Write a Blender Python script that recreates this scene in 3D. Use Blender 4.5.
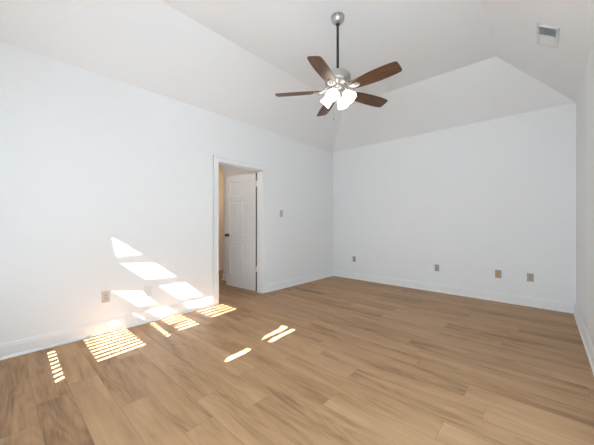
import bpy, bmesh, math, random
from mathutils import Vector, Matrix

for o in list(bpy.data.objects): bpy.data.objects.remove(o, do_unlink=True)
S = bpy.context.scene
C = S.collection
R = math.radians
W, D, H, HC, Y0 = 3.788, 5.044, 2.739, 3.30, -0.30      # room width, far wall, wall height, flat ceiling, near wall
INSET = 0.76                                             # plan width of the ceiling slopes
T = 0.12                                                 # wall thickness

# ------------------------------------------------------------------ camera, sky, sun, exposure
cam = bpy.data.objects.new('camera', bpy.data.cameras.new('camera')); C.objects.link(cam)
cam.location = (3.4735, 0.0, 1.18); cam.rotation_euler = (R(90), 0, R(42.08))
cam.data.sensor_width = 36; cam.data.lens = 272.78/594*36; cam.data.clip_start = 0.02
S.camera = cam

S.view_settings.view_transform = 'Standard'; S.view_settings.look = 'None'
S.view_settings.gamma = 1; S.view_settings.use_curve_mapping = False
S.view_settings.exposure = 0.30

wd = bpy.data.worlds.new('world'); S.world = wd; wd.use_nodes = True
bg = wd.node_tree.nodes['Background']
bg.inputs[0].default_value = (0.70, 0.875, 1.0, 1); bg.inputs[1].default_value = 1.7

SUN = Vector((-0.30, 1.0, -0.82))
sl = bpy.data.lights.new('sun', 'SUN'); sl.energy = 39.0; sl.angle = R(0.34); sl.color = (1.0, 0.98, 0.95)
so = bpy.data.objects.new('sun', sl); C.objects.link(so); so.location = (5, -8, 8)
so.rotation_euler = SUN.to_track_quat('-Z', 'Y').to_euler()

WIN_R = (0.40, 2.40, 0.25, 1.50)       # unseen window added in the right wall: y0, y1, z0, z1
WIN_F = (0.20, 2.50, 0.30, 2.45)
WIN_N = (2.64, 3.66, 0.30, 2.45)       # unseen fill window added in the near wall: x0, x1, z0, z1
def portal(name, loc, rot, sx, sy):
    l = bpy.data.lights.new(name, 'AREA'); l.shape = 'RECTANGLE'; l.size = sx; l.size_y = sy
    l.cycles.is_portal = True
    o = bpy.data.objects.new(name, l); C.objects.link(o); o.location = loc; o.rotation_euler = rot
portal('window_daylight', (W+T+0.03, (WIN_R[0]+WIN_R[1])/2, (WIN_R[2]+WIN_R[3])/2), (0, R(90), 0), WIN_R[3]-WIN_R[2], WIN_R[1]-WIN_R[0])

hl = bpy.data.lights.new('hall_lamp', 'POINT'); hl.energy = 7; hl.color = (1.0, 0.62, 0.30); hl.shadow_soft_size = 0.08
ho = bpy.data.objects.new('hall_lamp', hl); C.objects.link(ho); ho.location = (-1.75, 4.15, 1.9)
hl2 = bpy.data.lights.new('hall_fill_light', 'POINT'); hl2.energy = 4.0; hl2.color = (1.0, 0.9, 0.8); hl2.shadow_soft_size = 0.12  # added fill light that brightens the open door, no fixture here
ho2 = bpy.data.objects.new('hall_fill_light', hl2); C.objects.link(ho2); ho2.location = (-0.9, 1.95, 2.2)

# ------------------------------------------------------------------ helpers
def mesh_obj(name, bm, mat, parent=None, smooth=False, loc=None):
    me = bpy.data.meshes.new(name)
    bmesh.ops.recalc_face_normals(bm, faces=bm.faces[:])
    bm.to_mesh(me); bm.free()
    if smooth:
        for p in me.polygons: p.use_smooth = True
    o = bpy.data.objects.new(name, me); C.objects.link(o)
    if mat: me.materials.append(mat)
    if parent: o.parent = parent
    if loc: o.location = loc
    return o
def empty(name, loc=(0,0,0), rot=(0,0,0)):
    o = bpy.data.objects.new(name, None); C.objects.link(o); o.location = loc; o.rotation_euler = rot
    o.empty_display_size = 0.1
    return o
def tag(o, label=None, cat=None, group=None, kind=None):
    if label: o['label'] = label
    if cat: o['category'] = cat
    if group: o['group'] = group
    if kind: o['kind'] = kind
    return o
def struct(o): o['kind'] = 'structure'; return o
def box(bm, a, b, bevel=0.0, seg=2):
    r = bmesh.ops.create_cube(bm, size=1)
    vs = r['verts']
    c = [(a[i]+b[i])/2 for i in range(3)]; s = [abs(b[i]-a[i]) for i in range(3)]
    for v in vs: v.co = Vector((c[0]+v.co.x*s[0], c[1]+v.co.y*s[1], c[2]+v.co.z*s[2]))
    if bevel:
        es = list({e for v in vs for e in v.link_edges})
        bmesh.ops.bevel(bm, geom=es, offset=bevel, segments=seg, affect='EDGES', profile=0.5)
    return vs
def lathe(bm, prof, n=32, M=None):
    """profile of (radius, z); closed with caps where radius is 0"""
    rings = []
    for r, z in prof:
        if r < 1e-6: rings.append([bm.verts.new((0,0,z))])
        else: rings.append([bm.verts.new((r*math.cos(2*math.pi*k/n), r*math.sin(2*math.pi*k/n), z)) for k in range(n)])
    for a, b in zip(rings, rings[1:]):
        for k in range(n):
            j = (k+1) % n
            if len(a) == 1 and len(b) == 1: continue
            if len(a) == 1: bm.faces.new((a[0], b[k], b[j]))
            elif len(b) == 1: bm.faces.new((a[k], a[j], b[0]))
            else: bm.faces.new((a[k], a[j], b[j], b[k]))
    vs = [v for r in rings for v in r]
    if M is not None:
        for v in vs: v.co = M @ v.co
    return vs
def tube(bm, pts, r, n=10, closed_loop=False):
    pts = [Vector(p) for p in pts]; rings = []
    up0 = Vector((0,0,1))
    m = len(pts)
    for i, p in enumerate(pts):
        if closed_loop: d = pts[(i+1) % m]-pts[i-1]
        else: d = pts[min(i+1, m-1)]-pts[max(i-1, 0)]
        d.normalize()
        u = d.cross(up0)
        if u.length < 1e-3: u = d.cross(Vector((1,0,0)))
        u.normalize(); w = u.cross(d)
        rr = r[i] if isinstance(r, (list, tuple)) else r
        rings.append([bm.verts.new(p+u*rr*math.cos(2*math.pi*k/n)+w*rr*math.sin(2*math.pi*k/n)) for k in range(n)])
    pairs = list(zip(rings, rings[1:]))
    if closed_loop: pairs.append((rings[-1], rings[0]))
    for a, b in pairs:
        for k in range(n): bm.faces.new((a[k], a[(k+1)%n], b[(k+1)%n], b[k]))
    if not closed_loop:
        bm.faces.new(rings[0]); bm.faces.new(rings[-1])
def extrude_profile(bm, prof, p0, p1, n, m0=0.0, m1=0.0):
    """profile of (distance from wall, height) swept from p0 to p1; n points into the room; m0/m1 mitre the ends"""
    p0, p1, n = Vector(p0), Vector(p1), Vector(n); d = (p1-p0).normalized()
    a = [bm.verts.new(p0+n*t+Vector((0,0,z))+d*t*m0) for t, z in prof]
    b = [bm.verts.new(p1+n*t+Vector((0,0,z))-d*t*m1) for t, z in prof]
    k = len(prof)
    for i in range(k):
        j = (i+1) % k
        bm.faces.new((a[i], a[j], b[j], b[i]))
    bm.faces.new(a); bm.faces.new(b)

# ------------------------------------------------------------------ materials
def new_mat(name):
    m = bpy.data.materials.new(name); m.use_nodes = True
    nt = m.node_tree
    return m, nt, nt.nodes['Principled BSDF']
def paint(name, col, rough=0.6, bump=0.02, scale=220, var=0.015, metallic=0.0, spec=0.5):
    m, nt, b = new_mat(name)
    b.inputs['Roughness'].default_value = rough; b.inputs['Metallic'].default_value = metallic
    b.inputs['Specular IOR Level'].default_value = spec
    tc = nt.nodes.new('ShaderNodeTexCoord'); no = nt.nodes.new('ShaderNodeTexNoise')
    no.inputs['Scale'].default_value = scale; no.inputs['Detail'].default_value = 3
    nt.links.new(tc.outputs['Object'], no.inputs['Vector'])
    rp = nt.nodes.new('ShaderNodeValToRGB')
    rp.color_ramp.elements[0].color = tuple(max(0, c-var) for c in col)+(1,)
    rp.color_ramp.elements[1].color = tuple(min(1, c+var) for c in col)+(1,)
    nt.links.new(no.outputs['Fac'], rp.inputs['Fac']); nt.links.new(rp.outputs['Color'], b.inputs['Base Color'])
    if bump:
        bp = nt.nodes.new('ShaderNodeBump'); bp.inputs['Strength'].default_value = bump; bp.inputs['Distance'].default_value = 0.002
        nt.links.new(no.outputs['Fac'], bp.inputs['Height']); nt.links.new(bp.outputs['Normal'], b.inputs['Normal'])
    return m
M_wall = paint('white_wall_paint', (0.925, 0.925, 0.92), 0.7, 0.03)
M_ceil = paint('white_ceiling_paint', (0.94, 0.94, 0.935), 0.8, 0.03)
M_trim = paint('white_gloss_trim', (0.93, 0.93, 0.925), 0.35, 0.0, var=0.005)
M_door = paint('white_door_paint', (0.84, 0.835, 0.825), 0.4, 0.0, var=0.006)
M_black = paint('black_metal', (0.012, 0.011, 0.011), 0.35, 0, var=0.003)
M_rod = paint('charcoal_rod', (0.02, 0.021, 0.024), 0.4, 0, var=0.004)
M_nickel = paint('brushed_nickel', (0.50, 0.485, 0.465), 0.30, 0.0, var=0.02, metallic=1.0)
M_hinge = paint('painted_hinge', (0.8, 0.8, 0.79), 0.35, 0, var=0.004)
M_almond = paint('almond_plastic', (0.68, 0.61, 0.51), 0.4, 0, var=0.01)
M_almond_in = paint('almond_socket', (0.60, 0.53, 0.44), 0.4, 0, var=0.01)
M_grey = paint('grey_beige_plastic', (0.42, 0.39, 0.355), 0.4, 0, var=0.01)
M_grey_in = paint('grey_beige_socket', (0.36, 0.33, 0.30), 0.4, 0, var=0.01)
M_tan = paint('tan_plastic', (0.42, 0.36, 0.29), 0.4, 0, var=0.01)
M_tan_in = paint('orange_tan_insert', (0.55, 0.34, 0.17), 0.4, 0, var=0.01)
M_olive = paint('olive_beige_plastic', (0.44, 0.41, 0.33), 0.4, 0, var=0.01)
M_olive_in = paint('olive_beige_socket', (0.37, 0.34, 0.27), 0.4, 0, var=0.01)
M_switch = paint('pale_beige_plastic', (0.55, 0.535, 0.47), 0.4, 0, var=0.01)
M_white_plate = paint('white_plate_plastic', (0.85, 0.85, 0.845), 0.4, 0, var=0.004)
M_slot = paint('dark_slot', (0.16, 0.14, 0.12), 0.6, 0, var=0.004)
M_vent = paint('white_vent_enamel', (0.82, 0.82, 0.81), 0.4, 0, var=0.004)
M_duct = paint('dark_duct', (0.12, 0.12, 0.12), 0.8, 0, var=0.01)
M_blocker = paint('sun_blocker_paint', (0.6, 0.58, 0.55), 0.8, 0.05, 40, 0.03)

def glass_shade():
    m, nt, b = new_mat('lit_frosted_glass')
    b.inputs['Base Color'].default_value = (0.95, 0.94, 0.92, 1); b.inputs['Roughness'].default_value = 0.35
    b.inputs['Emission Color'].default_value = (1.0, 0.93, 0.84, 1); b.inputs['Emission Strength'].default_value = 4.5
    return m
M_shade = glass_shade()
def translucent_mat(name, f):
    m, nt, b = new_mat(name)
    nt.nodes.remove(b)
    d = nt.nodes.new('ShaderNodeBsdfDiffuse'); d.inputs['Color'].default_value = (0.8, 0.8, 0.79, 1)
    t = nt.nodes.new('ShaderNodeBsdfTranslucent'); t.inputs['Color'].default_value = (0.75, 0.87, 0.99, 1)
    mx = nt.nodes.new('ShaderNodeMixShader'); mx.inputs[0].default_value = f
    nt.links.new(d.outputs[0], mx.inputs[1]); nt.links.new(t.outputs[0], mx.inputs[2])
    nt.links.new(mx.outputs[0], nt.nodes['Material Output'].inputs['Surface'])
    return m
M_gobo = translucent_mat('white_gobo_panel', 0.05)
M_diffuser = translucent_mat('fill_diffuser_sheet', 1.0)

def wood_floor():
    m, nt, b = new_mat('oak_plank_floor'); N = nt.nodes; L = nt.links
    tc = N.new('ShaderNodeTexCoord')
    br = N.new('ShaderNodeTexBrick'); br.offset = 0.37; br.offset_frequency = 2; br.squash = 1.0
    br.inputs['Scale'].default_value = 1.0; br.inputs['Brick Width'].default_value = 1.22; br.inputs['Row Height'].default_value = 0.178
    br.inputs['Mortar Size'].default_value = 0.0011; br.inputs['Mortar Smooth'].default_value = 0.3; br.inputs['Bias'].default_value = 0
    br.inputs['Color1'].default_value = (0,0,0,1); br.inputs['Color2'].default_value = (1,1,1,1); br.inputs['Mortar'].default_value = (0.5,0.5,0.5,1)
    # jitter the end joints of every row
    sx = N.new('ShaderNodeSeparateXYZ'); L.new(tc.outputs['Object'], sx.inputs[0])
    dv = N.new('ShaderNodeMath'); dv.operation = 'DIVIDE'; dv.inputs[1].default_value = 0.178; L.new(sx.outputs['Y'], dv.inputs[0])
    fl = N.new('ShaderNodeMath'); fl.operation = 'FLOOR'; L.new(dv.outputs[0], fl.inputs[0])
    wn = N.new('ShaderNodeTexWhiteNoise'); wn.noise_dimensions = '1D'; L.new(fl.outputs[0], wn.inputs['W'])
    ml = N.new('ShaderNodeMath'); ml.operation = 'MULTIPLY_ADD'; ml.inputs[1].default_value = 1.22; L.new(wn.outputs['Value'], ml.inputs[0]); L.new(sx.outputs['X'], ml.inputs[2])
    cb = N.new('ShaderNodeCombineXYZ'); L.new(ml.outputs[0], cb.inputs['X']); L.new(sx.outputs['Y'], cb.inputs['Y'])
    L.new(cb.outputs[0], br.inputs['Vector'])
    rnd = N.new('ShaderNodeSeparateColor'); L.new(br.outputs['Color'], rnd.inputs[0])
    # grain coordinates: long along x, different on every plank
    rz = N.new('ShaderNodeMath'); rz.operation = 'MULTIPLY'; rz.inputs[1].default_value = 37.0; L.new(rnd.outputs[0], rz.inputs[0])
    cg = N.new('ShaderNodeCombineXYZ'); L.new(ml.outputs[0], cg.inputs['X']); L.new(sx.outputs['Y'], cg.inputs['Y']); L.new(rz.outputs[0], cg.inputs['Z'])
    def mp(s):
        q = N.new('ShaderNodeMapping'); q.inputs['Scale'].default_value = s; L.new(cg.outputs[0], q.inputs['Vector']); return q
    m1 = mp((0.85, 7.0, 1.0)); n1 = N.new('ShaderNodeTexNoise'); n1.inputs['Scale'].default_value = 1.3; n1.inputs['Detail'].default_value = 4; n1.inputs['Roughness'].default_value = 0.55; n1.inputs['Distortion'].default_value = 0.6
    L.new(m1.outputs[0], n1.inputs['Vector'])
    m2 = mp((3.0, 70.0, 1.0)); n2 = N.new('ShaderNodeTexNoise'); n2.inputs['Scale'].default_value = 1.6; n2.inputs['Detail'].default_value = 6; n2.inputs['Roughness'].default_value = 0.7
    L.new(m2.outputs[0], n2.inputs['Vector'])
    # cathedral figure
    m3 = mp((0.75, 5.5, 1.0)); n3 = N.new('ShaderNodeTexNoise'); n3.inputs['Scale'].default_value = 1.0; n3.inputs['Detail'].default_value = 1.5; n3.inputs['Distortion'].default_value = 0.3
    L.new(m3.outputs[0], n3.inputs['Vector'])
    wm = N.new('ShaderNodeMath'); wm.operation = 'MULTIPLY'; wm.inputs[1].default_value = 85.0; L.new(n3.outputs['Fac'], wm.inputs[0])
    ws = N.new('ShaderNodeMath'); ws.operation = 'SINE'; L.new(wm.outputs[0], ws.inputs[0])
    wv = N.new('ShaderNodeMath'); wv.operation = 'MULTIPLY_ADD'; wv.inputs[1].default_value = 0.5; wv.inputs[2].default_value = 0.5; L.new(ws.outputs[0], wv.inputs[0])
    def mixf(a, bb, f):
        q = N.new('ShaderNodeMix'); q.data_type = 'FLOAT'; q.inputs[0].default_value = f; L.new(a, q.inputs[2]); L.new(bb, q.inputs[3]); return q.outputs[0]
    f = mixf(n1.outputs['Fac'], n2.outputs['Fac'], 0.30)
    f = mixf(f, wv.outputs[0], 0.05)
    rp = N.new('ShaderNodeValToRGB'); e = rp.color_ramp.elements
    e[0].position = 0.28; e[0].color = (0.21, 0.114, 0.054, 1)
    e[1].position = 0.72; e[1].color = (0.54, 0.337, 0.184, 1)
    x = e.new(0.47); x.color = (0.41, 0.243, 0.126, 1)
    # per plank shift of the ramp
    sh = N.new('ShaderNodeMath'); sh.operation = 'MULTIPLY_ADD'; sh.inputs[1].default_value = 0.15; sh.inputs[2].default_value = -0.075; L.new(rnd.outputs[0], sh.inputs[0])
    ad = N.new('ShaderNodeMath'); ad.operation = 'ADD'; L.new(f, ad.inputs[0]); L.new(sh.outputs[0], ad.inputs[1]); L.new(ad.outputs[0], rp.inputs['Fac'])
    mx = N.new('ShaderNodeMix'); mx.data_type = 'RGBA'; mx.inputs[7].default_value = (0.13, 0.08, 0.05, 1)
    sm = N.new('ShaderNodeMath'); sm.operation = 'MULTIPLY'; sm.inputs[1].default_value = 0.6; L.new(br.outputs['Fac'], sm.inputs[0]); L.new(sm.outputs[0], mx.inputs[0])
    L.new(rp.outputs['Color'], mx.inputs[6]); L.new(mx.outputs[2], b.inputs['Base Color'])
    b.inputs['Roughness'].default_value = 0.42; b.inputs['Specular IOR Level'].default_value = 0.14
    bp = N.new('ShaderNodeBump'); bp.inputs['Strength'].default_value = 0.12; bp.inputs['Distance'].default_value = 0.002
    L.new(n2.outputs['Fac'], bp.inputs['Height']); L.new(bp.outputs['Normal'], b.inputs['Normal'])
    return m
M_floor = wood_floor()

def blade_wood():
    m, nt, b = new_mat('walnut_blade'); N = nt.nodes; L = nt.links
    tc = N.new('ShaderNodeTexCoord'); mp = N.new('ShaderNodeMapping'); mp.inputs['Scale'].default_value = (3.0, 48.0, 10.0)
    L.new(tc.outputs['Object'], mp.inputs['Vector'])
    n = N.new('ShaderNodeTexNoise'); n.inputs['Scale'].default_value = 1.5; n.inputs['Detail'].default_value = 5; n.inputs['Distortion'].default_value = 0.5
    L.new(mp.outputs[0], n.inputs['Vector'])
    rp = N.new('ShaderNodeValToRGB'); e = rp.color_ramp.elements
    e[0].position = 0.35; e[0].color = (0.06, 0.027, 0.015, 1); e[1].position = 0.66; e[1].color = (0.185, 0.086, 0.045, 1)
    L.new(n.outputs['Fac'], rp.inputs['Fac']); L.new(rp.outputs['Color'], b.inputs['Base Color'])
    b.inputs['Roughness'].default_value = 0.4; b.inputs['Specular IOR Level'].default_value = 0.4
    return m
M_blade = blade_wood()

# ------------------------------------------------------------------ the room shell
DY0, DY1, DH = 2.16, 2.98, 2.045            # doorway in the left wall
bm = bmesh.new(); box(bm, (-2.6, Y0-T, -0.10), (W+T, D+T, 0.0)); struct(mesh_obj('floor', bm, M_floor))

bm = bmesh.new()
box(bm, (-T, Y0-T, 0), (0, DY0, H+0.05)); box(bm, (-T, DY1, 0), (0, D+T, H+0.05)); box(bm, (-T, DY0, DH), (0, DY1, H+0.05))
struct(mesh_obj('wall_left', bm, M_wall))
bm = bmesh.new(); box(bm, (0, D, 0), (W, D+T, H+0.05)); struct(mesh_obj('wall_back', bm, M_wall))
bm = bmesh.new(); y0, y1, z0, z1 = WIN_R
box(bm, (W, Y0-T, 0), (W+T, y0, H+0.05)); box(bm, (W, y1, 0), (W+T, D+T, H+0.05)); box(bm, (W, y0, 0), (W+T, y1, z0)); box(bm, (W, y0, z1), (W+T, y1, H+0.05))
struct(mesh_obj('wall_right', bm, M_wall))
bm = bmesh.new(); x0, x1, z0, z1 = WIN_F
box(bm, (0, Y0-T, 0), (x0, Y0, H+0.05)); box(bm, (x1, Y0-T, 0), (WIN_N[0], Y0, H+0.05)); box(bm, (WIN_N[1], Y0-T, 0), (W, Y0, H+0.05))
for x0, x1, z0, z1 in (WIN_F, WIN_N): box(bm, (x0, Y0-T, 0), (x1, Y0, z0)); box(bm, (x0, Y0-T, z1), (x1, Y0, H+0.05))
struct(mesh_obj('wall_front', bm, M_wall))

def slab(bm, pts, t=0.10):
    lo = [bm.verts.new(p) for p in pts]; hi = [bm.verts.new((p[0], p[1], p[2]+t)) for p in pts]
    bm.faces.new(lo); bm.faces.new(hi)
    for i in range(len(pts)):
        j = (i+1) % len(pts); bm.faces.new((lo[i], lo[j], hi[j], hi[i]))
bm = bmesh.new(); I = INSET
slab(bm, [(0,Y0,H), (0,D,H), (I,D-I,HC), (I,Y0+I,HC)]); slab(bm, [(W,Y0,H), (W-I,Y0+I,HC), (W-I,D-I,HC), (W,D,H)])
slab(bm, [(0,D,H), (W,D,H), (W-I,D-I,HC), (I,D-I,HC)]); slab(bm, [(0,Y0,H), (I,Y0+I,HC), (W-I,Y0+I,HC), (W,Y0,H)])
slab(bm, [(I,Y0+I,HC), (I,D-I,HC), (W-I,D-I,HC), (W-I,Y0+I,HC)])
struct(mesh_obj('ceiling', bm, M_ceil))

# the hall behind the door
bm = bmesh.new(); box(bm, (-1.40, 3.14, 0), (-T, 3.26, 2.44)); struct(mesh_obj('wall_hall_back', bm, M_wall))
bm = bmesh.new(); box(bm, (-2.60, 1.60, 0), (-2.48, 5.164, 2.44)); struct(mesh_obj('wall_hall_left', bm, M_wall))
bm = bmesh.new(); box(bm, (-2.48, 1.60, 0), (-T, 1.72, 2.44)); struct(mesh_obj('wall_hall_front', bm, M_wall))
bm = bmesh.new(); box(bm, (-2.48, 5.044, 0), (-T, 5.164, 2.44)); struct(mesh_obj('wall_hall_end', bm, M_wall))
bm = bmesh.new(); box(bm, (-2.60, 1.60, 2.44), (-T, 5.164, 2.52)); struct(mesh_obj('ceiling_hall', bm, M_ceil))

# baseboards: tall board with a stepped cap, shoe moulding at the floor
PB = [(0,0), (0.026,0), (0.026,0.010), (0.020,0.020), (0.015,0.022), (0.015,0.105), (0.012,0.112), (0.012,0.122), (0.006,0.135), (0,0.135)]
def baseboard(name, runs):
    bm = bmesh.new()
    for p0, p1, n, a, b in runs: extrude_profile(bm, PB, p0, p1, n, a, b)
    struct(mesh_obj(name, bm, M_trim))
CW = 0.092                                 # casing width
baseboard('baseboard_left', [((0,Y0,0), (0,DY0-CW,0), (1,0,0), 1, 0), ((0,DY1+CW,0), (0,D,0), (1,0,0), 0, 1)])
baseboard('baseboard_back', [((0,D,0), (W,D,0), (0,-1,0), 1, 1)])
baseboard('baseboard_right', [((W,Y0,0), (W,D,0), (-1,0,0), 1, 1)])
baseboard('baseboard_front', [((0,Y0,0), (W,Y0,0), (0,1,0), 1, 1)])
baseboard('baseboard_hall', [((-1.40,3.14,0), (-T,3.14,0), (0,-1,0), -1, 0), ((-1.40,3.14,0), (-1.40,3.26,0), (-1,0,0), -1, 0), ((-2.48,1.72,0), (-2.48,5.044,0), (1,0,0), 0, 0)])

# door casing and jamb
bm = bmesh.new()
def casing_leg(ya, yb, sgn):
    # stepped casing: thin inner edge, thick back band at the outer edge
    box(bm, (0, ya, 0), (0.014, yb, DH+CW), 0.002)
    if sgn < 0: box(bm, (0, ya, 0), (0.021, ya+0.024, DH+CW), 0.003); box(bm, (0, yb-0.016, 0), (0.017, yb-0.006, DH), 0.002)
    else: box(bm, (0, yb-0.024, 0), (0.021, yb, DH+CW), 0.003); box(bm, (0, ya+0.006, 0), (0.017, ya+0.016, DH), 0.002)
casing_leg(DY0-CW, DY0-0.004, -1); casing_leg(DY1+0.004, DY1+CW, 1)
box(bm, (0, DY0-CW+0.001, DH+0.004), (0.0138, DY1+CW-0.001, DH+CW-0.001), 0.002)
box(bm, (0, DY0-CW, DH+CW-0.024), (0.021, DY1+CW, DH+CW), 0.003); box(bm, (0, DY0-0.006, DH+0.006), (0.017, DY1+0.006, DH+0.016), 0.002)
struct(mesh_obj('trim_1', bm, M_trim))
bm = bmesh.new()
J = 0.002
box(bm, (-T-0.012, DY0-0.002, 0), (0.004, DY0+J, DH)); box(bm, (-T-0.012, DY1-J, 0), (0.004, DY1+0.002, DH)); box(bm, (-T-0.012, DY0, DH-J), (0.004, DY1, DH+0.002))
box(bm, (-T-0.020, DY1+0.003, 0), (-T, DY1+0.085, DH+0.085), 0.002); box(bm, (-T-0.020, DY0-0.085, 0), (-T, DY0-0.003, DH+0.085), 0.002); box(bm, (-T-0.0198, DY0-0.003, DH+0.003), (-T, DY1+0.003, DH+0.0848), 0.002)
# door stop
box(bm, (-0.075, DY0+J, 0), (-0.045, DY0+J+0.010, DH-J)); box(bm, (-0.075, DY1-J-0.010, 0), (-0.045, DY1-J, DH-J)); box(bm, (-0.075, DY0+J, DH-J-0.010), (-0.045, DY1-J, DH-J))
struct(mesh_obj('trim_2', bm, M_trim))

# the door: six raised panels, swung open into the hall
door = empty('door_1', (-0.158, 3.010, 0.012), (0, 0, R(-85.0)))   # closed leaf runs along -y from the hinge
door['kind'] = 'structure'; door['label'] = 'white six panel interior door standing open into the hall'
LW, LH, LT = 0.785, 2.018, 0.035
def leaf_mesh():
    bm = bmesh.new()
    st = 0.112; mid = 0.105
    pw = (LW-2*st-mid)/2
    ys = [0, st, st+pw, st+pw+mid, st+2*pw+mid, LW]
    zs = [0, 0.235, 0.765, 0.945, 1.545, 1.655, 1.900, LH]
    for xf, sgn in ((0.0, -1), (LT, 1)):
        g = [[bm.verts.new((xf, -y, z)) for y in ys] for z in zs]
        pf = []
        for i in range(len(zs)-1):
            for j in range(len(ys)-1):
                f = bm.faces.new((g[i][j], g[i][j+1], g[i+1][j+1], g[i+1][j]))
                if j in (1, 3) and i in (1, 3, 5): pf.append(f)
        for f in pf:
            f.normal_update()
            s = 1 if f.normal.x*sgn > 0 else -1
            bmesh.ops.inset_individual(bm, faces=[f], thickness=0.012, depth=0)
            for v in f.verts: v.co.x -= sgn*0.012
            bmesh.ops.inset_individual(bm, faces=[f], thickness=0.010, depth=0)
            bmesh.ops.inset_individual(bm, faces=[f], thickness=0.026, depth=0)
            for v in f.verts: v.co.x += sgn*0.007
        edge = g
        if sgn < 0: g0 = g
        else: g1 = g
    def loop(g):
        a = g[0][:]; a += [r[-1] for r in g[1:]]; a += g[-1][-2::-1]; a += [g[i][0] for i in range(len(g)-2, 0, -1)]
        return a
    A, B = loop(g0), loop(g1)
    for i in range(len(A)):
        j = (i+1) % len(A); bm.faces.new((A[i], A[j], B[j], B[i]))
    return bm
leaf = mesh_obj('door_leaf', leaf_mesh(), M_door, door, loc=(0.002, -0.003, 0))
bm = bmesh.new(); box(bm, (0.003, 0.0, 0.004), (0.033, 0.002, LH-0.004)); mesh_obj('gap_shade_strip', bm, M_rod, leaf)['label'] = 'dark strip painted as shade in the hinge gap'  # dark colour stands in for the shade between leaf and jamb
def knob(side):
    bm = bmesh.new()
    M = Matrix.Translation((LT if side > 0 else 0, -(LW-0.062), 0.935)) @ Matrix.Rotation(R(90*side), 4, 'Y')
    lathe(bm, [(0,0), (0.032,0), (0.032,0.006), (0.026,0.010), (0.011,0.012), (0.011,0.030), (0.022,0.036), (0.028,0.046), (0.027,0.058), (0.018,0.064), (0,0.065)], 24, M)
    return mesh_obj('door_knob', bm, M_black, leaf, True)
knob(1)['label'] = 'black door knob'; knob(-1)['label'] = 'black door knob'
for z in (0.378, 1.828):
    bm = bmesh.new()
    tube(bm, [(0.040, 0.0075, z-0.048), (0.040, 0.0075, z+0.048)], 0.0075, 12)
    box(bm, (0.0375, -0.035, z-0.046), (0.0395, 0.012, z+0.046)); box(bm, (0.012, 0.010, z-0.046), (0.042, 0.0125, z+0.046))
    mesh_obj('hinge', bm, M_hinge, door)

# ------------------------------------------------------------------ unseen windows, added to let the daylight in
def window_frame(name, along, fixed, a0, a1, z0, z1, n_a, n_z):
    bm = bmesh.new()
    def bx(u0, u1, w0, w1, d0, d1):
        if along == 'y': box(bm, (fixed+d0, u0, w0), (fixed+d1, u1, w1))
        else: box(bm, (u0, fixed-d1, w0), (u1, fixed-d0, w1))
    f = 0.04
    bx(a0, a0+f, z0, z1, 0.05, 0.10); bx(a1-f, a1, z0, z1, 0.05, 0.10); bx(a0, a1, z0, z0+f, 0.05, 0.10); bx(a0, a1, z1-f, z1, 0.05, 0.10)
    for i in range(1, n_a): u = a0+(a1-a0)*i/n_a; bx(u-0.02, u+0.02, z0+f, z1-f, 0.06, 0.09)
    for i in range(1, n_z): w = z0+(z1-z0)*i/n_z; bx(a0+f, a1-f, w-0.02, w+0.02, 0.06, 0.09)
    return struct(mesh_obj(name, bm, M_trim))
window_frame('fill_window_1', 'y', W, *WIN_R, 2, 1)
w2 = window_frame('window_2', 'x', Y0, WIN_F[0], WIN_F[1], WIN_F[2], WIN_F[3], 1, 1)

w3 = window_frame('fill_window_3', 'x', Y0, *WIN_N, 1, 1)
bm = bmesh.new(); bm.faces.new([bm.verts.new((x, Y0-0.004, z)) for x, z in ((WIN_N[0]+0.004,0.88), (WIN_N[1]-0.004,0.88), (WIN_N[1]-0.004,WIN_N[3]-0.004), (WIN_N[0]+0.004,WIN_N[3]-0.004))])
mesh_obj('fill_diffuser', bm, M_diffuser, w3)  # added translucent sheet, spreads sunlight to brighten the far walls

# unseen panel added in the near window: holes shaped to cast the sun patches
def wall_gap(pts): return [(0.30*(y-Y0), z+0.82*(y-Y0)) for y, z in pts]          # where a gap lands on the left wall (y, z)
def floor_gap(pts): return [(x+0.30*(y-Y0), 0.82*(y-Y0)) for x, y in pts]         # where a gap lands on the floor (x, y)
def ladder(q, n, fill):
    """n slots filling the floor quad q = near-wall left, far left, far right, near-wall right"""
    a, b, c, d = [Vector(p) for p in q]; out = []
    for i in range(n):
        t0, t1 = (i+0.5-fill/2)/n, (i+0.5+fill/2)/n
        out.append(floor_gap([a.lerp(b, t0)[:], a.lerp(b, t1)[:], d.lerp(c, t1)[:], d.lerp(c, t0)[:]]))
    return out
gaps = [wall_gap([(0.861,1.016), (0.898,0.995), (1.15,0.81), (0.898,0.81)]),
        wall_gap([(0.94,0.721), (1.299,0.694), (1.546,0.496), (1.193,0.512)]),
        wall_gap([(0.861,0.427), (1.15,0.385), (1.316,0.202), (1.118,0.211)]),
        wall_gap([(1.351,0.396), (1.677,0.398), (1.918,0.18), (1.598,0.198)]),
        wall_gap([(1.677,0.112), (2.07,0.118), (2.12,0.02), (1.76,0.012)]),
        wall_gap([(1.215,0.130), (1.447,0.124), (1.57,0.018), (1.352,0.012)]),
        wall_gap([(0.858,0.066), (0.927,0.067), (0.98,0.024), (0.90,0.024)]),
        wall_gap([(1.066,0.131), (1.086,0.131), (1.232,0.014), (1.208,0.014)])]
gaps += ladder([(0.03,0.600), (0.697,0.588), (0.640,0.980), (0.02,0.984)], 8, 0.50)
gaps += ladder([(0.025,1.354), (0.540,1.357), (0.520,1.597), (0.015,1.605)], 6, 0.45)
gaps += ladder([(0.02,1.790), (0.445,1.825), (0.385,2.219), (0.015,2.215)], 4, 0.42)
gaps += ladder([(0.04,1.222), (0.608,1.192), (0.595,1.236), (0.05,1.272)], 7, 0.45)
gaps += ladder([(0.115,0.322), (0.83,0.302), (0.80,0.358), (0.11,0.375)], 8, 0.5)
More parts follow.
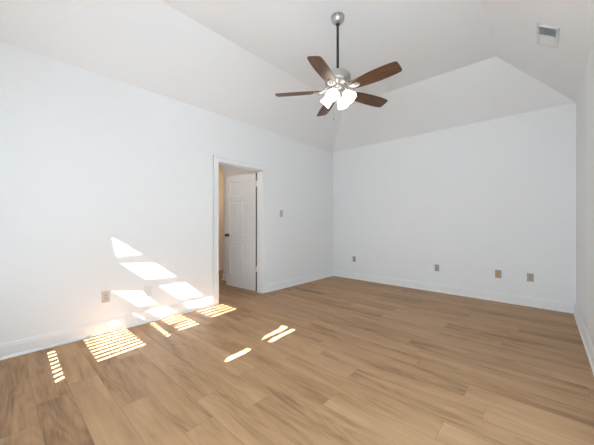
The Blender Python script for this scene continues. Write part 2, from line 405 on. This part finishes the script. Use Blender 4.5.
gaps += [floor_gap([(1.461,1.312), (1.425,1.375), (1.408,1.590), (1.457,1.602), (1.480,1.521), (1.485,1.322)]),
         floor_gap([(1.358,1.818), (1.325,1.893), (1.290,2.140), (1.290,2.217), (1.340,2.217), (1.360,2.099), (1.372,1.816)]),
         floor_gap([(1.272,2.145), (1.250,2.215), (1.278,2.215), (1.283,2.150)]),
         floor_gap([(1.452,1.813), (1.425,1.887), (1.400,2.213), (1.456,2.213), (1.464,2.009), (1.490,1.842)])]
bm = bmesh.new()
def add_loop(pts):
    vs = [bm.verts.new((x, Y0-0.004, z)) for x, z in pts]
    return [bm.edges.new((vs[i], vs[(i+1) % len(vs)])) for i in range(len(vs))]
es = add_loop([(WIN_F[0], WIN_F[2]), (WIN_F[1], WIN_F[2]), (WIN_F[1], WIN_F[3]), (WIN_F[0], WIN_F[3])])
for g in gaps: es += add_loop(g)
bmesh.ops.triangle_fill(bm, use_beauty=True, use_dissolve=False, edges=es)
sun_gobo = mesh_obj('sun_gobo', bm, M_gobo, w2)

# unseen wall added outside to keep the low sun off the right-hand window
bm = bmesh.new(); box(bm, (W+T+0.02, Y0-T-0.2, -0.1), (W+T+1.25, Y0-T, 5.6)); struct(mesh_obj('wall_sun_blocker', bm, M_blocker))

# ------------------------------------------------------------------ ceiling fan
FX, FY = 1.90, 2.37
fan = tag(empty('ceiling_fan', (FX, FY, HC)), 'five-blade walnut ceiling fan with four lit glass shades hanging from the ceiling', 'ceiling fan')
def zc(z): return z-HC                     # heights on the fan are measured from the ceiling
bm = bmesh.new(); lathe(bm, [(0,0), (0.068,0), (0.068,-0.012), (0.064,-0.035), (0.050,-0.058), (0.030,-0.072), (0.018,-0.076), (0,-0.076)], 32)
mesh_obj('canopy', bm, M_nickel, fan, True)
bm = bmesh.new(); tube(bm, [(0,0,-0.07), (0,0,zc(2.725))], 0.0135, 16)
lathe(bm, [(0,-0.070), (0.02,-0.072), (0.022,-0.082), (0.0135,-0.092), (0,-0.092)], 16)
mesh_obj('downrod', bm, M_rod, fan, True)['label'] = 'dark grey downrod'
bm = bmesh.new(); lathe(bm, [(0,zc(2.745)), (0.028,zc(2.743)), (0.032,zc(2.730)), (0.075,zc(2.722)), (0.118,zc(2.706)), (0.132,zc(2.685)), (0.134,zc(2.630)), (0.128,zc(2.612)), (0.100,zc(2.602)), (0.095,zc(2.585)), (0.05,zc(2.580)), (0,zc(2.580))], 40)
mesh_obj('motor_housing', bm, M_nickel, fan, True)
def blade_bm():
    bm = bmesh.new()
    out = [(0.165,0.048), (0.20,0.055), (0.30,0.067), (0.42,0.075), (0.51,0.075), (0.59,0.071), (0.636,0.065), (0.647,0.058), (0.653,0.046)]
    pts = [(x, y) for x, y in out]+[(0.655,0.0)]+[(x, -y) for x, y in reversed(out)]
    up = [bm.verts.new((x, y, 0.0035)) for x, y in pts]; dn = [bm.verts.new((x, y, -0.0035)) for x, y in pts]
    bm.faces.new(up); bm.faces.new(dn)
    for i in range(len(pts)): j = (i+1) % len(pts); bm.faces.new((up[i], up[j], dn[j], dn[i]))
    return bm
def iron_bm():
    bm = bmesh.new()
    # arm from the motor plus an oval ring that carries the blade
    tube(bm, [(0.085,0,zc(2.592)), (0.115,0,zc(2.580)), (0.145,0,zc(2.542)), (0.17,0,zc(2.528))], [0.013,0.012,0.010,0.010], 10)
    tube(bm, [(0.208+0.042*math.cos(a), 0.028*math.sin(a), zc(2.527)) for a in [2*math.pi*k/20 for k in range(20)]], 0.0068, 8, True)
    tube(bm, [(0.17,0,zc(2.5275)), (0.248,0,zc(2.5265))], 0.006, 8)
    return bm
def screw_bm():
    bm = bmesh.new()
    lathe(bm, [(0,-0.0055), (0.004,-0.005), (0.0055,-0.002), (0.0055,0.0), (0,0.0)], 10)
    return bm
PITCH = -14.0
b_me = i_me = None
for k in range(5):
    a = R(-74+72*k)
    if k == 0:
        bl = mesh_obj('blade', blade_bm(), M_blade, fan); ir = mesh_obj('blade_iron', iron_bm(), M_nickel, fan, True)
        b0, i0 = bl, ir
    else:
        bl = b0.copy(); ir = i0.copy()
        for o in (bl, ir): C.objects.link(o); o.parent = fan
    bl.location = (0, 0, zc(2.535))
    bl.rotation_euler = (Matrix.Rotation(a, 4, 'Z') @ Matrix.Rotation(R(PITCH), 4, 'X')).to_euler()
    ir.rotation_euler = (0, 0, a)
bm = bmesh.new(); lathe(bm, [(0,zc(2.585)), (0.060,zc(2.583)), (0.062,zc(2.560)), (0.045,zc(2.548)), (0.036,zc(2.535)), (0.040,zc(2.510)), (0.030,zc(2.490)), (0.016,zc(2.478)), (0.012,zc(2.462)), (0.014,zc(2.452)), (0.008,zc(2.440)), (0,zc(2.438))], 28)
mesh_obj('light_fitter', bm, M_nickel, fan, True)
TILT = 47.0                                 # how far the shades lean out from straight down
for k in range(4):
    a = R(10+90*k)
    d = Vector((math.cos(a), math.sin(a), 0))
    base = d*0.066+Vector((0, 0, zc(2.508)))
    ax = d*math.sin(R(TILT))-Vector((0, 0, 1))*math.cos(R(TILT))
    M = Matrix.Translation(base) @ ax.to_track_quat('Z', 'Y').to_matrix().to_4x4()
    bm = bmesh.new(); tube(bm, [d*0.028+Vector((0,0,zc(2.510))), d*0.048+Vector((0,0,zc(2.522))), base], 0.008, 10)
    arm = mesh_obj('lamp_arm', bm, M_nickel, fan, True)
    bm = bmesh.new(); lathe(bm, [(0,-0.012), (0.020,-0.010), (0.026,0.004), (0.027,0.022), (0.022,0.026), (0,0.026)], 20, M)
    mesh_obj('lamp_holder', bm, M_nickel, arm, True)
    bm = bmesh.new()
    o_ = [(0.024,0.014), (0.034,0.024), (0.046,0.045), (0.051,0.070), (0.053,0.095), (0.060,0.118)]
    lathe(bm, o_+[(r-0.003, z) for r, z in reversed(o_)], 28, M)
    mesh_obj('lamp_shade', bm, M_shade, fan, True)
    bm = bmesh.new()
    lathe(bm, [(0,0.026), (0.012,0.028), (0.014,0.045), (0.028,0.068), (0.030,0.082), (0.022,0.100), (0,0.106)], 16, M)
    mesh_obj('bulb', bm, M_shade, arm, True)
bm = bmesh.new(); tube(bm, [(-0.03,-0.02,zc(2.50)), (-0.034,-0.024,zc(2.26))], 0.0012, 6)
lathe(bm, [(0,0.012), (0.004,0.010), (0.0065,0.0), (0.004,-0.010), (0,-0.012)], 10, Matrix.Translation((-0.034,-0.024,zc(2.25))))
mesh_obj('pull_chain', bm, M_nickel, fan, True)

# ------------------------------------------------------------------ air vent on the right-hand slope
sl_ang = math.atan2(HC-H, INSET)
vx, vy = 3.508, 3.505
vent = tag(empty('air_vent', (vx, vy, H+(W-vx)*(HC-H)/INSET), (0, sl_ang, 0)), 'white louvred air vent on the sloping ceiling above the right wall', 'vent')
# local: x across the slope (down towards the wall), y along the wall, -z into the room
VW, VL = 0.185, 0.36
bm = bmesh.new(); f = 0.020
for a, b in (((-VW/2,-VL/2), (VW/2,-VL/2+f)), ((-VW/2,VL/2-f), (VW/2,VL/2)), ((-VW/2,-VL/2), (-VW/2+f,VL/2)), ((VW/2-f,-VL/2), (VW/2,VL/2)), ((-VW/2,-0.006), (VW/2,0.006))):
    box(bm, (a[0], a[1], -0.016), (b[0], b[1], 0.0), 0.003)
mesh_obj('frame', bm, M_vent, vent)
bm = bmesh.new(); box(bm, (-VW/2+f, -VL/2+f, -0.0012), (VW/2-f, VL/2-f, -0.0002)); mesh_obj('duct_opening', bm, M_duct, vent)
for sgn in (-1, 1):
    n = 8
    for k in range(n):
        y = sgn*(0.012+(VL/2-f-0.016)*(k+0.5)/n)
        bm = bmesh.new()
        box(bm, (-VW/2+f-0.002, -0.0065, -0.0005), (VW/2-f+0.002, 0.0065, 0.0005))
        o = mesh_obj('louvre', bm, M_vent, vent)
        o.location = (0, y, -0.0065); o.rotation_euler = (R(-35*sgn), 0, 0)
bm = bmesh.new(); box(bm, (VW/2-0.012, 0.06, -0.022), (VW/2-0.006, 0.10, -0.009), 0.001); mesh_obj('damper_lever', bm, M_vent, vent)

# ------------------------------------------------------------------ outlets, switch and plates (local: x across, z up, -y out of the wall)
def plate_thing(name, label, cat, loc, rotz, w, h, mp, mi, kind):
    t = tag(empty(name, loc, (0, 0, rotz)), label, cat)
    bm = bmesh.new(); box(bm, (-w/2, -0.006, -h/2), (w/2, 0, h/2), 0.0025); mesh_obj('cover_plate', bm, mp, t)
    if kind == 'outlet':
        for s in (-1, 1):
            bm = bmesh.new()
            M = Matrix.Translation((0, -0.0055, s*0.0195)) @ Matrix.Rotation(R(90), 4, 'X')
            vs = lathe(bm, [(0,0), (0.0165,0), (0.0165,0.0025), (0.0155,0.0032), (0,0.0032)], 24, M)
            for v in vs: v.co.z = s*0.0195+max(-0.0135, min(0.0135, v.co.z-s*0.0195))
            r = mesh_obj('receptacle', bm, mi, t)
            for q in (-1, 1):
                bm = bmesh.new(); box(bm, (q*0.0065-0.001, -0.0092, s*0.0195-0.001), (q*0.0065+0.001, -0.0084, s*0.0195+0.008)); mesh_obj('slot', bm, M_slot, r)
            bm = bmesh.new(); lathe(bm, [(0,0), (0.0024,0), (0.0024,0.0006), (0,0.0006)], 10, Matrix.Translation((0,-0.0086,s*0.0195-0.007)) @ Matrix.Rotation(R(90), 4, 'X')); mesh_obj('ground_hole', bm, M_slot, r)
        bm = bmesh.new(); lathe(bm, [(0,0), (0.003,0), (0.0025,0.0012), (0,0.0014)], 10, Matrix.Translation((0,-0.006,0)) @ Matrix.Rotation(R(90), 4, 'X')); mesh_obj('screw', bm, mp, t)
    elif kind == 'switch':
        bm = bmesh.new(); box(bm, (-0.0055, -0.0075, -0.012), (0.0055, -0.0055, 0.012)); mesh_obj('switch_slot', bm, mi, t)
        bm = bmesh.new(); vs = box(bm, (-0.004, -0.016, -0.004), (0.004, -0.005, 0.005), 0.001); mesh_obj('toggle', bm, mp, t, loc=(0,0,0.003))
        for s in (-1, 1):
            bm = bmesh.new(); lathe(bm, [(0,0), (0.003,0), (0.0025,0.0012), (0,0.0014)], 10, Matrix.Translation((0,-0.006,s*0.030)) @ Matrix.Rotation(R(90), 4, 'X')); mesh_obj('screw', bm, mp, t)
    elif kind == 'insert':
        bm = bmesh.new(); box(bm, (-0.024, -0.0078, -0.038), (0.024, -0.0055, 0.038), 0.001); ins = mesh_obj('insert', bm, mi, t)
        ins['label'] = 'orange tan insert'
        bm = bmesh.new(); lathe(bm, [(0,0), (0.008,0), (0.008,0.003), (0.0045,0.003), (0.0045,0.009), (0.003,0.009), (0.003,0.004), (0,0.004)], 16, Matrix.Translation((0,-0.0076,0)) @ Matrix.Rotation(R(90), 4, 'X')); mesh_obj('socket', bm, mp, ins, True)
    elif kind == 'double':
        for q in (-1, 1):
            bm = bmesh.new(); box(bm, (q*0.018-0.011, -0.0082, -0.046), (q*0.018+0.011, -0.0055, 0.046), 0.0012); mesh_obj('raised_strip', bm, mi, t)
        for s in (-1, 1):
            bm = bmesh.new(); lathe(bm, [(0,0), (0.003,0), (0.0025,0.0012), (0,0.0014)], 10, Matrix.Translation((0,-0.006,s*0.050)) @ Matrix.Rotation(R(90), 4, 'X')); mesh_obj('screw', bm, mp, t)
    return t
LEFT = R(90)
plate_thing('wall_outlet', 'almond duplex outlet low on the left wall, between the near edge and the sun patches', 'outlet', (0, 0.795, 0.386), LEFT, 0.074, 0.120, M_almond, M_almond_in, 'outlet')
plate_thing('wall_plate', 'white blank wall plate low on the left wall among the sun patches', 'wall plate', (0, 1.212, 0.372), LEFT, 0.080, 0.118, M_white_plate, M_white_plate, 'double')
plate_thing('light_switch', 'small beige light switch on the left wall, right of the doorway', 'light switch', (0, 3.428, 1.340), LEFT, 0.072, 0.118, M_switch, M_grey_in, 'switch')
plate_thing('wall_outlet', 'grey-beige outlet on the back wall, the one nearest the left-hand corner', 'outlet', (0.534, D, 0.417), 0, 0.070, 0.114, M_grey, M_grey_in, 'outlet')
plate_thing('wall_outlet', 'grey outlet standing alone in the middle of the back wall', 'outlet', (2.130, D, 0.408), 0, 0.070, 0.112, M_grey, M_grey_in, 'outlet')
plate_thing('wall_jack', 'orange-tan wall plate on the back wall, left one of the close pair', 'wall plate', (2.974, D, 0.411), 0, 0.076, 0.118, M_tan, M_tan_in, 'insert')
plate_thing('wall_outlet', 'olive-beige outlet on the back wall, the one nearest the right-hand corner', 'outlet', (3.338, D, 0.408), 0, 0.074, 0.116, M_olive, M_olive_in, 'outlet')
